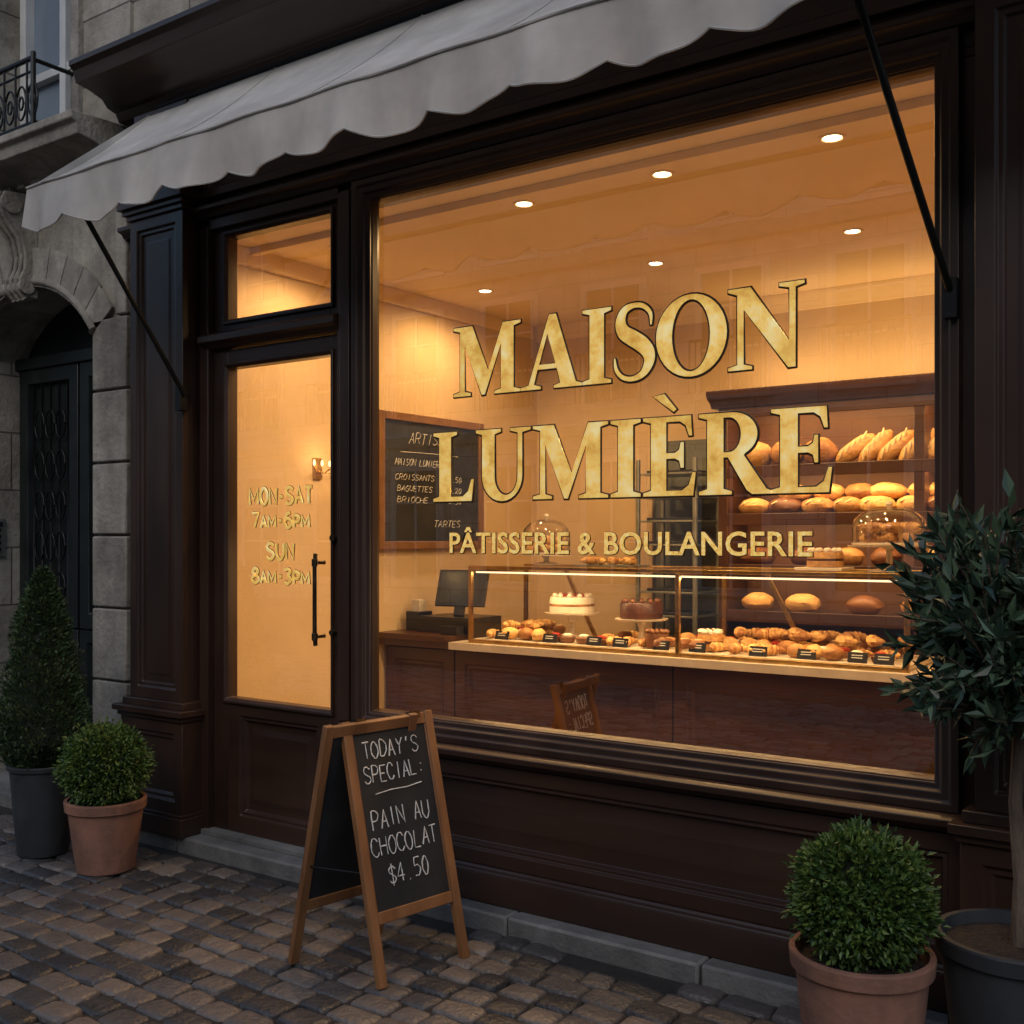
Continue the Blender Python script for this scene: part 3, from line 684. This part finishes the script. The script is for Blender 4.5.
boxwood(-4.40,-.54,.187,.176,.32,.465)
boxwood(-.934,-.632,.176,.184,.41,.548)
b=B(); x,y=-4.87,-.56; pot(b,(x,y,0),.160,.43,DPOT,.03)
def conr(t): return .245*(min(1,(t*5+.35))*(1-t)**.62+.01)
z0,z1=.40,1.34
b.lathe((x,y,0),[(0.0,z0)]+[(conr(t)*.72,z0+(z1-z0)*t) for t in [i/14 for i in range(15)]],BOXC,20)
n=13000; t=rng.uniform(0,1,n)**1.35; a=rng.uniform(0,2*math.pi,n)
k=np.array([1+.32*noise.noise(Vector((math.cos(q)*1.8,math.sin(q)*1.8,w*8))) for q,w in zip(a,t)])
rr=np.array([conr(q) for q in t])*k*rng.uniform(.68,1.03,n)
P=np.stack([x+rr*np.cos(a),y+rr*np.sin(a),z0+(z1-z0)*t+rng.normal(scale=.01,size=n)],1)
D=np.stack([np.cos(a),np.sin(a),np.full(n,.9)],1)+rng.normal(scale=.5,size=(n,3))
b.leaves(P,D,rng.uniform(.018,.034,n),rng.uniform(.008,.013,n),CYP)
b.make('potted_conifer',ang=20)
b=B(); x,y=-.592,-.41; pot(b,(x,y,0),.205,.455,DPOT,.05)
cc=Vector((x+.01,y,1.275))
b.tube([(x,y,.40),(x+.008,y-.004,.6),(x-.006,y,.8),(x+.004,y,.98),(x,y,1.12),(x,y,1.25)],[.022,.019,.018,.017,.015,.012],BARK,10)
PP=[];DD=[]
for i in range(240):
    d=Vector(rng.normal(size=3)); d.normalize(); d.z=d.z*.95+.10
    d.normalize(); st=Vector((x,y,rng.uniform(.98,1.3))); L_=rng.uniform(.24,.36)*(1.0 if i%3 else .7)
    end=cc+Vector((d.x*L_,d.y*L_,d.z*L_*1.05)); mid=(st+end)/2+Vector(rng.normal(scale=.03,size=3)); mid.z-=.01
    pts=[st*(1-t)**2+mid*2*t*(1-t)+end*t*t for t in [k/6 for k in range(7)]]
    b.tube(pts,[.006,.005,.004,.0035,.003,.0025,.0015],BARK,5)
    for q in range(24):
        t=.30+.70*(q/23); p=st*(1-t)**2+mid*2*t*(1-t)+end*t*t; tg=(mid-st)*(1-t)+(end-mid)*t; tg.normalize()
        PP.append(tuple(p)); o_=Vector(rng.normal(size=3)); DD.append(tuple(tg*.8+o_*.62+Vector((0,0,.12))))
n=len(PP); b.leaves(np.array(PP),np.array(DD),rng.uniform(.045,.080,n),rng.uniform(.018,.030,n),OLV,.25)
b.make('potted_laurel_tree',ang=20)

# ---------------------------------------------------------------- interior furniture
b=B()
CY=1.37
b.box(-4.49,-.9,1.47,2.05,.064,.86,IWOOD)
xs=[-4.48,-3.95,-2.55,-1.15,-.9]
for i in range(4):
    b.ring(xs[i]+.004,xs[i+1]-.004,.12,.85,[(0,1.47),(0,1.44),(.07,1.44),(.08,1.452),(.095,1.447),(.11,1.462),(.12,1.462)],IWOOD)
b.box(-4.49,-.9,1.42,1.47,.064,.12,IWOOD)
b.box(-4.49,-3.95,1.39,2.1,.86,.90,IWOOD); b.box(-4.495,-3.965,1.37,2.1,.90,.935,IWOOD)
b.box(-3.94,-1.15,CY,2.10,.862,.905,MARBLE)
b.box(-3.80,-1.40,1.43,1.97,.906,.93,MARBLE)
for X in(-3.815,-2.51,-1.39):
    for Y in(1.42,1.97): b.box(X-.011,X+.011,Y-.011,Y+.011,.905,1.325,BRASS)
    b.box(X-.009,X+.009,1.432,1.958,1.305,1.323,BRASS)
for Y in(1.42,1.97):
    b.box(-3.826,-1.379,Y-.010,Y+.010,1.325,1.343,BRASS)
b.box(-3.80,-1.40,1.412,1.43,.906,.925,BRASS)
for X in(-3.40,-2.15): 
    b.box(-.012,.012,-.006,.006,-.24,.24,BRASS,Matrix.Translation((X,1.93,1.12))@Matrix.Rotation(R(-28),4,'Y'))
b.box(-3.79,-1.41,1.433,1.443,1.302,1.311,ELED)
b.quad((-3.81,1.418,.925),(-1.39,1.418,.925),(-1.39,1.418,1.325),(-3.81,1.418,1.325),CGLASS)
b.quad((-3.81,1.42,1.337),(-1.39,1.42,1.337),(-1.39,1.97,1.337),(-3.81,1.97,1.337),CGLASS)
b.quad((-3.817,1.43,.93),(-3.817,1.96,.93),(-3.817,1.96,1.32),(-3.817,1.43,1.32),CGLASS)
dc=b.make('display_counter',bevel=.002)
lamp('case_led','AREA',(-2.6,1.455,1.298),18,WARM,dc,(R(-25),0,0),2.35,.012)

def croissant(b,c,s,rot,m=BREAD):
    pts=[];rs=[]; n=15
    for i in range(n):
        t=i/(n-1); a=R(-75+150*t)
        pts.append(Vector((c[0]+s*.6*math.sin(a+0)*math.cos(rot)-s*.55*(math.cos(a)-.6)*math.sin(rot),c[1]+s*.6*math.sin(a)*math.sin(rot)+s*.55*(math.cos(a)-.6)*math.cos(rot),c[2]+s*.26)))
        rs.append(s*(.05+.25*math.sin(math.pi*t)**.8)*(1 if i%2 else .80))
    b.tube(pts,rs,m,9)
b=B(); x=-3.70
while x<-1.46:
    if -3.42<x<-3.10 or -2.98<x<-2.69: ys=[1.50]
    else: ys=[1.50,1.62,1.74,1.86]
    for y in ys:
        z=.933; yy=y+random.uniform(-.015,.015); xx=x+random.uniform(-.015,.015)
        pick=(int((x+4)/.33)+int(y*7))%5
        if pick in(0,3): croissant(b,(xx,yy,z),random.uniform(.085,.10),random.uniform(-.5,.5)+1.2)
        elif pick==1: b.blob((xx,yy,z+.03),.055,.042,.036,BREAD,rot=random.uniform(0,3),flat=.8)
        elif pick==2:
            b.lathe((xx,yy,z),[(0,0),(.036,0),(.046,.028),(.040,.030),(0,.034)],DARKB,14); b.blob((xx,yy,z+.036),.03,.03,.014,BERRY if int(x*9)%2 else CREAM,nu=8,nv=5)
        else:
            b.blob((xx,yy,z+.028),.065,.030,.030,DARKB,rot=random.uniform(-.3,.3)+1.3,flat=.8)
            for q in(-.02,0,.02): b.blob((xx+q*.3,yy+q,z+.055),.02,.006,.004,BREADL,rot=.5,nu=6,nv=4)
    x+=.098
for i in range(22):
    x=random.uniform(-2.4,-1.5); croissant(b,(x,random.uniform(1.7,1.9),random.uniform(.975,.99)),.10,random.uniform(0,3))
for i in range(7):
    x=random.uniform(-3.72,-3.50); croissant(b,(x,random.uniform(1.55,1.85),.98),.09,random.uniform(0,3))
b.make('pastries')
b=B()
for x in(-3.62,-3.30,-3.02,-2.86,-2.62,-2.42,-2.1,-1.86,-1.62,-1.5):
    M_=Matrix.Translation((x,1.447,.932))@Matrix.Rotation(R(-18),4,'X')
    b.box(-.045,.045,-.002,.002,0,.048,BLACKP,M_)
    for q in(.032,.020): b.box(-.028,.022,-.0028,-.0021,q,q+.004,CHALK,M_)
b.make('price_labels')
def cake(name,x,y,zb_,r,h,mat,stand=None,top='dots'):
    b=B()
    if stand:
        zs_=stand; hh=zb_-zs_
        b.lathe((x,y,zs_),[(0,0),(r*.65,0),(r*.6,.012),(.018,.03),(.014,hh*.6),(.03,hh-.012),(r*1.22,hh-.010),(r*1.25,hh-.002),(0,hh-.001)],MARBLE,28)
    b.lathe((x,y,zb_),[(0,0),(r,0),(r*1.01,h*.3),(r,h*.9),(r*.96,h),(0,h)],mat,30)
    if top=='dots':
        for i in range(11):
            a=2*math.pi*i/11; b.blob((x+r*.8*math.cos(a),y+r*.8*math.sin(a),zb_+h+.008),.016,.016,.014,CREAM,nu=8,nv=6)
            if i%2: b.blob((x+r*.45*math.cos(a),y+r*.45*math.sin(a),zb_+h+.006),.013,.013,.013,BERRY,nu=8,nv=6)
        b.lathe((x,y,zb_),[(r*1.012,h*.42),(r*1.018,h*.46),(r*1.018,h*.54),(r*1.012,h*.58)],BREAD if mat is CREAM else CHOC,30)
    elif top=='choc':
        for i in range(12):
            a=2*math.pi*i/12; b.blob((x+r*.82*math.cos(a),y+r*.82*math.sin(a),zb_+h+.008),.014,.014,.012,DARKB,nu=8,nv=6)
    return b.make(name)
cake('layer_cake',-3.30,1.68,1.085,.125,.085,CREAM,.932)
cake('chocolate_cake',-2.86,1.68,1.070,.115,.085,CHOC,.932,'choc')
cake('small_cake',-2.68,1.52,.934,.062,.075,DARKB,None,'choc')
cake('small_cake',-2.50+.1,1.56,.934,.062,.085,BREAD,None,'dots')
def dome(name,x,y,z,r,h,hs,fill):
    b=B()
    b.lathe((x,y,z),[(0,0),(r*.55,0),(r*.5,.01),(.016,.02),(.014,hs-.02),(.03,hs-.008),(r*1.1,hs-.006),(r*1.12,hs+.002),(0,hs+.003)],MARBLE,28)
    b.lathe((x,y,z+hs+.004),[(r,0),(r,h*.45),(r*.93,h*.7),(r*.72,h*.88),(r*.4,h*.97),(.012,h)],DOMEG,32)
    b.lathe((x,y,z+hs+.004),[(r*1.005,0),(r*1.01,.008),(r*.99,.010)],MARBLE,32)
    b.lathe((x,y,z+hs+.004+h),[(.008,-.004),(.010,.006),(.018,.016),(.014,.028),(0,.032)],MARBLE,12)
    for i in range(fill):
        a=i*2.4; q=r*.62*math.sqrt((i%7)/7); croissant(b,(x+q*math.cos(a),y+q*math.sin(a),z+hs+.010+(.05 if i>=7 else 0)),.09,a)
    return b.make(name)
dome('cake_dome',-3.50,1.72,1.345,.14,.20,.06,9)
dome('cake_dome',-1.515,1.58,1.345,.165,.17,.12,14)
cake('loaf_cake',-1.83,1.62,1.362,.085,.07,BREAD,None,'dots')
b=B(); b.box(-1.95,-1.72,1.53,1.72,1.345,1.360,MARBLE); b.make('serving_tray',bevel=.003)
b=B()
for i in range(6): croissant(b,(-3.22+.05*i,1.75+random.uniform(-.05,.05),1.353),.08,i)
b.box(-3.28,-2.90,1.66,1.85,1.344,1.352,STEEL); b.make('croissant_tray')
b=B()
x,y=-4.12,1.66
b.box(x-.20,x+.20,y-.12,y+.20,.936,1.03,BLACKP)
M_=Matrix.Translation((x+.03,y,1.06))@Matrix.Rotation(R(15),4,'Z')@Matrix.Rotation(R(-22),4,'X')
b.box(-.03,.03,-.01,.02,-.03,.10,BLACKP,M_); b.box(-.16,.16,-.015,.008,.03,.26,BLACKP,M_)
b.box(-.145,.145,-.018,-.0155,.045,.245,pmat('screen',(.03,.033,.036),(.02,.025,.03),rough=.2,nscale=3,bump=0),M_)
b.box(x-.32,x-.22,y-.08,y+.05,.936,1.05,BLACKP); b.box(x-.30,x-.24,y-.05,y+.02,1.05,1.12,PAPER)
b.box(x+.05,x+.17,y-.20,y-.13,.936,.985,BLACKP)
b.make('cash_register',bevel=.006)
mb=empty('menu_chalkboard')
b=B(); X=-4.5
Y0,Y1,Z0,Z1=1.36,2.40,1.43,2.27
b.box(X+.001,X+.03,Y0+.05,Y1-.05,Z0+.05,Z1-.05,SLATE)
b.box(X+.001,X+.045,Y0,Y0+.05,Z0,Z1,OAKI); b.box(X+.001,X+.045,Y1-.05,Y1,Z0,Z1,OAKI); b.box(X+.001,X+.043,Y0+.05,Y1-.05,Z0,Z0+.05,OAKI); b.box(X+.001,X+.043,Y0+.05,Y1-.05,Z1-.05,Z1,OAKI)
b.make('frame',mb,bevel=.004)
chalk('chalk_text',[("ARTISAN",.48,.66,.065,.40,.3),("MAISON LUMIERE",.38,.52,.040,.46,.3),("CROISSANTS",.34,.43,.034,.38,.3),("BAGUETTES",.34,.36,.034,.34,.3),("BRIOCHE",.32,.29,.034,.30,.3),("2.50",.74,.43,.034,.14,.2),("1.20",.74,.36,.034,.14,.2),("3.50",.74,.29,.034,.14,.2),("TARTES",.66,.14,.040,.28,.3)],lambda u,v:(X+.032,Y0+u,Z0+v),mb,.0019,extra=[[(.2,.60),(.5,.605),(.78,.60)]])
b=B(); sx,sy,sz=-4.5,.88,1.90
b.box(sx+.001,sx+.014,sy-.03,sy+.03,sz-.07,sz+.05,BRASS)
for q in(-.09,-.03,.03,.09):
    b.tube([(sx+.01,sy,sz-.02),(sx+.05,sy+q*.6,sz-.035),(sx+.075,sy+q,sz-.01)],.004,BRASS,6)
    b.blob((sx+.075,sy+q,sz+.018),.008,.008,.018,EBULB,nu=8,nv=6)
    for k in range(3): b.blob((sx+.075,sy+q,sz-.03-.018*k),.005,.005,.007,DOMEG,nu=6,nv=4)
ws=b.make('chandelier_reflection_standin')  # sconce-shaped stand-in for a chandelier reflected in the door glass
lamp('chandelier_standin_lamp','POINT',(sx+.13,sy,sz+.03),1.2,WARM,ws,size=.04)
b=B(); SX0,SX1,SY=-2.88,-.5,2.76
for X in(SX0,-1.7,SX1): b.box(X-.03,X+.03,SY,3.09,.066,2.30,IWOOD)
b.box(SX0+.03,SX1-.03,3.06,3.095,.066,2.30,pmat('shelf_back',(.20,.085,.038),(.12,.05,.024),rough=.5,nscale=4,bump=0))
for z in(1.93,1.64,1.33,1.05): b.box(SX0+.03,SX1-.03,SY+.01,3.06,z-.03,z,IWOOD); b.box(SX0+.03,SX1-.03,SY-.006,SY+.010,z-.062,z+.010,IWOOD)
b.box(SX0+.03,SX1-.03,SY-.006,SY+.010,2.235,2.30,IWOOD)
b.profx([(3.09,2.30),(SY-.02,2.30),(SY-.04,2.33),(SY-.08,2.35),(SY-.10,2.38),(SY-.10,2.40),(3.09,2.41)],SX0-.07,SX1+.07,IWOOD)
b.box(SX0,SX1,SY-.05,3.05,.066,.85,IWOOD)
bs=b.make('bread_shelf',bevel=.004)
for z,p in((2.30,17),(1.90,13),(1.61,9),(1.30,7)): lamp('shelf_led','AREA',(-1.7,SY+.03,z-.005),p,WARM,bs,(R(15),0,0),2.2,.012)
lamp('ceiling_fill_light','AREA',(-1.7,2.86,2.43),9,WARM,bs,(R(160),0,0),2.2,.10)  # added uplight with no fixture, there to brighten the ceiling
b=B()
def baguette(x,z,l,r,ang):
    c=Vector((x,2.90,z)); dx,dz=math.cos(ang),math.sin(ang)
    pts=[];rs=[]
    for i in range(13):
        t=i/12*2-1; pts.append(c+Vector((dx*l*t,.04*t,dz*l*t))); rs.append(r*max(.12,(1-abs(t)**3.2))**.6)
    b.tube(pts,rs,BREAD,12)
    for t in(-.6,-.3,0,.3,.6):
        p=c+Vector((dx*l*t,.04*t-r*.93,dz*l*t+r*.35)); b.blob(p,r*.75,.006,.008,BREADL,yt=-(ang+.55),nu=8,nv=5)
x=-2.74
for k in range(3): b.blob((x+.02,2.90,1.93+.085),.10,.12,.088,BREAD,amp=.05,flat=.9,nu=18,nv=12); x+=.205
x=-2.10
while x<-.65:
    baguette(x,2.025,.125,.052,R(random.uniform(38,52))); x+=.118
x=-2.72
while x<-.6:
    w=random.uniform(.09,.13); b.blob((x,2.88,1.64+.05),w,.09,.056,BREAD if random.random()<.8 else DARKB,rot=random.uniform(-.4,.4),flat=.9)
    if random.random()<.7: b.blob((x+.05,2.93,1.64+.135),w*.95,.08,.050,BREAD,rot=random.uniform(-.6,.6),tilt=.15)
    for q in(-.035,.02): b.blob((x+q,2.81,1.64+.075),.028,.010,.006,BREADL,rot=.5,yt=-.5,nu=8,nv=4)
    x+=w*1.75
for z in(1.33,1.05):
    x=-2.70
    while x<-.6:
        b.blob((x,2.88,z+.055),.09,.11,.06,BREAD if random.random()<.6 else DARKB,rot=random.uniform(0,3),flat=.9); x+=random.uniform(.2,.4)
b.make('bread_loaves')
b=B(); b.box(-3.52,-2.98,3.07,3.098,.066,2.15,GREYD)
for X in(-3.56,-2.98): b.box(X,X+.04,3.04,3.10,.066,2.20,WALL)
b.make('service_door',bevel=.003)
b=B()
for X in(-3.42,-3.02):
    for Y in(2.66,3.0): b.box(X-.012,X+.012,Y-.012,Y+.012,.10,2.0,STEEL)
for k in range(12):
    z=.25+k*.15; b.box(-3.42,-3.02,2.66,3.0,z,z+.012,STEEL)
    if k%3!=1: b.box(-3.38,-3.06,2.70,2.97,z+.013,z+.03,BLACKP)
b.make('baking_rack',bevel=.002)
for (x,y,p) in((-2.85,.56,1),(-2.148,.56,1),(-1.427,.56,1),(-.72,.56,1),(-2.875,1.87,1),(-1.78,1.87,1),(-4.08,.62,.75),(-4.05,1.87,1)):  # the one by the entrance is added, unseen, to brighten the side wall
    b=B(); b.lathe((x,y,CZ),[(.052,0),(.052,-.005),(.040,-.006),(.034,.0)],CEIL,24); b.lathe((x,y,CZ-.003),[(0,0),(.034,0)],EDOWN,24)
    o=b.make('ceiling_downlight')
    lamp('lamp','SPOT',(x,y,CZ-.02),64*p,WARM,o,(0,0,0),.04,spot=R(170),blend=.6)

# ---------------------------------------------------------------- world
w=bpy.data.worlds.new('World'); sc.world=w; w.use_nodes=True
nt=w.node_tree; bg=nt.nodes['Background']; sky=nt.nodes.new('ShaderNodeTexSky'); sky.sky_type='NISHITA'; sky.sun_disc=False
SEL,SAZ=38,160
sky.sun_elevation=R(SEL); sky.sun_rotation=R(SAZ); sky.air_density=1.1; sky.dust_density=1.2
nt.links.new(sky.outputs[0],bg.inputs[0]); bg.inputs[1].default_value=.145
s=bpy.data.lights.new('sun','SUN'); s.energy=.5; s.angle=R(35); s.color=(1,.94,.88)
so=bpy.data.objects.new('sun',s); COL.objects.link(so)
az=R(SAZ); el=R(SEL); d=Vector((math.sin(az)*math.cos(el),math.cos(az)*math.cos(el),math.sin(el)))
so.rotation_euler=(-d).to_track_quat('-Z','Y').to_euler()
# ---------------------------------------------------------------- camera
cam=bpy.data.cameras.new('camera'); co=bpy.data.objects.new('camera',cam); COL.objects.link(co)
co.location=(0,-3.545,1.5); co.rotation_euler=(R(90),0,R(35.4)); cam.lens=38.67; cam.sensor_width=36; cam.shift_y=.0254; cam.clip_end=500; cam.clip_start=.05
sc.camera=co
sc.view_settings.view_transform='Standard'; sc.view_settings.look='None'; sc.view_settings.exposure=0
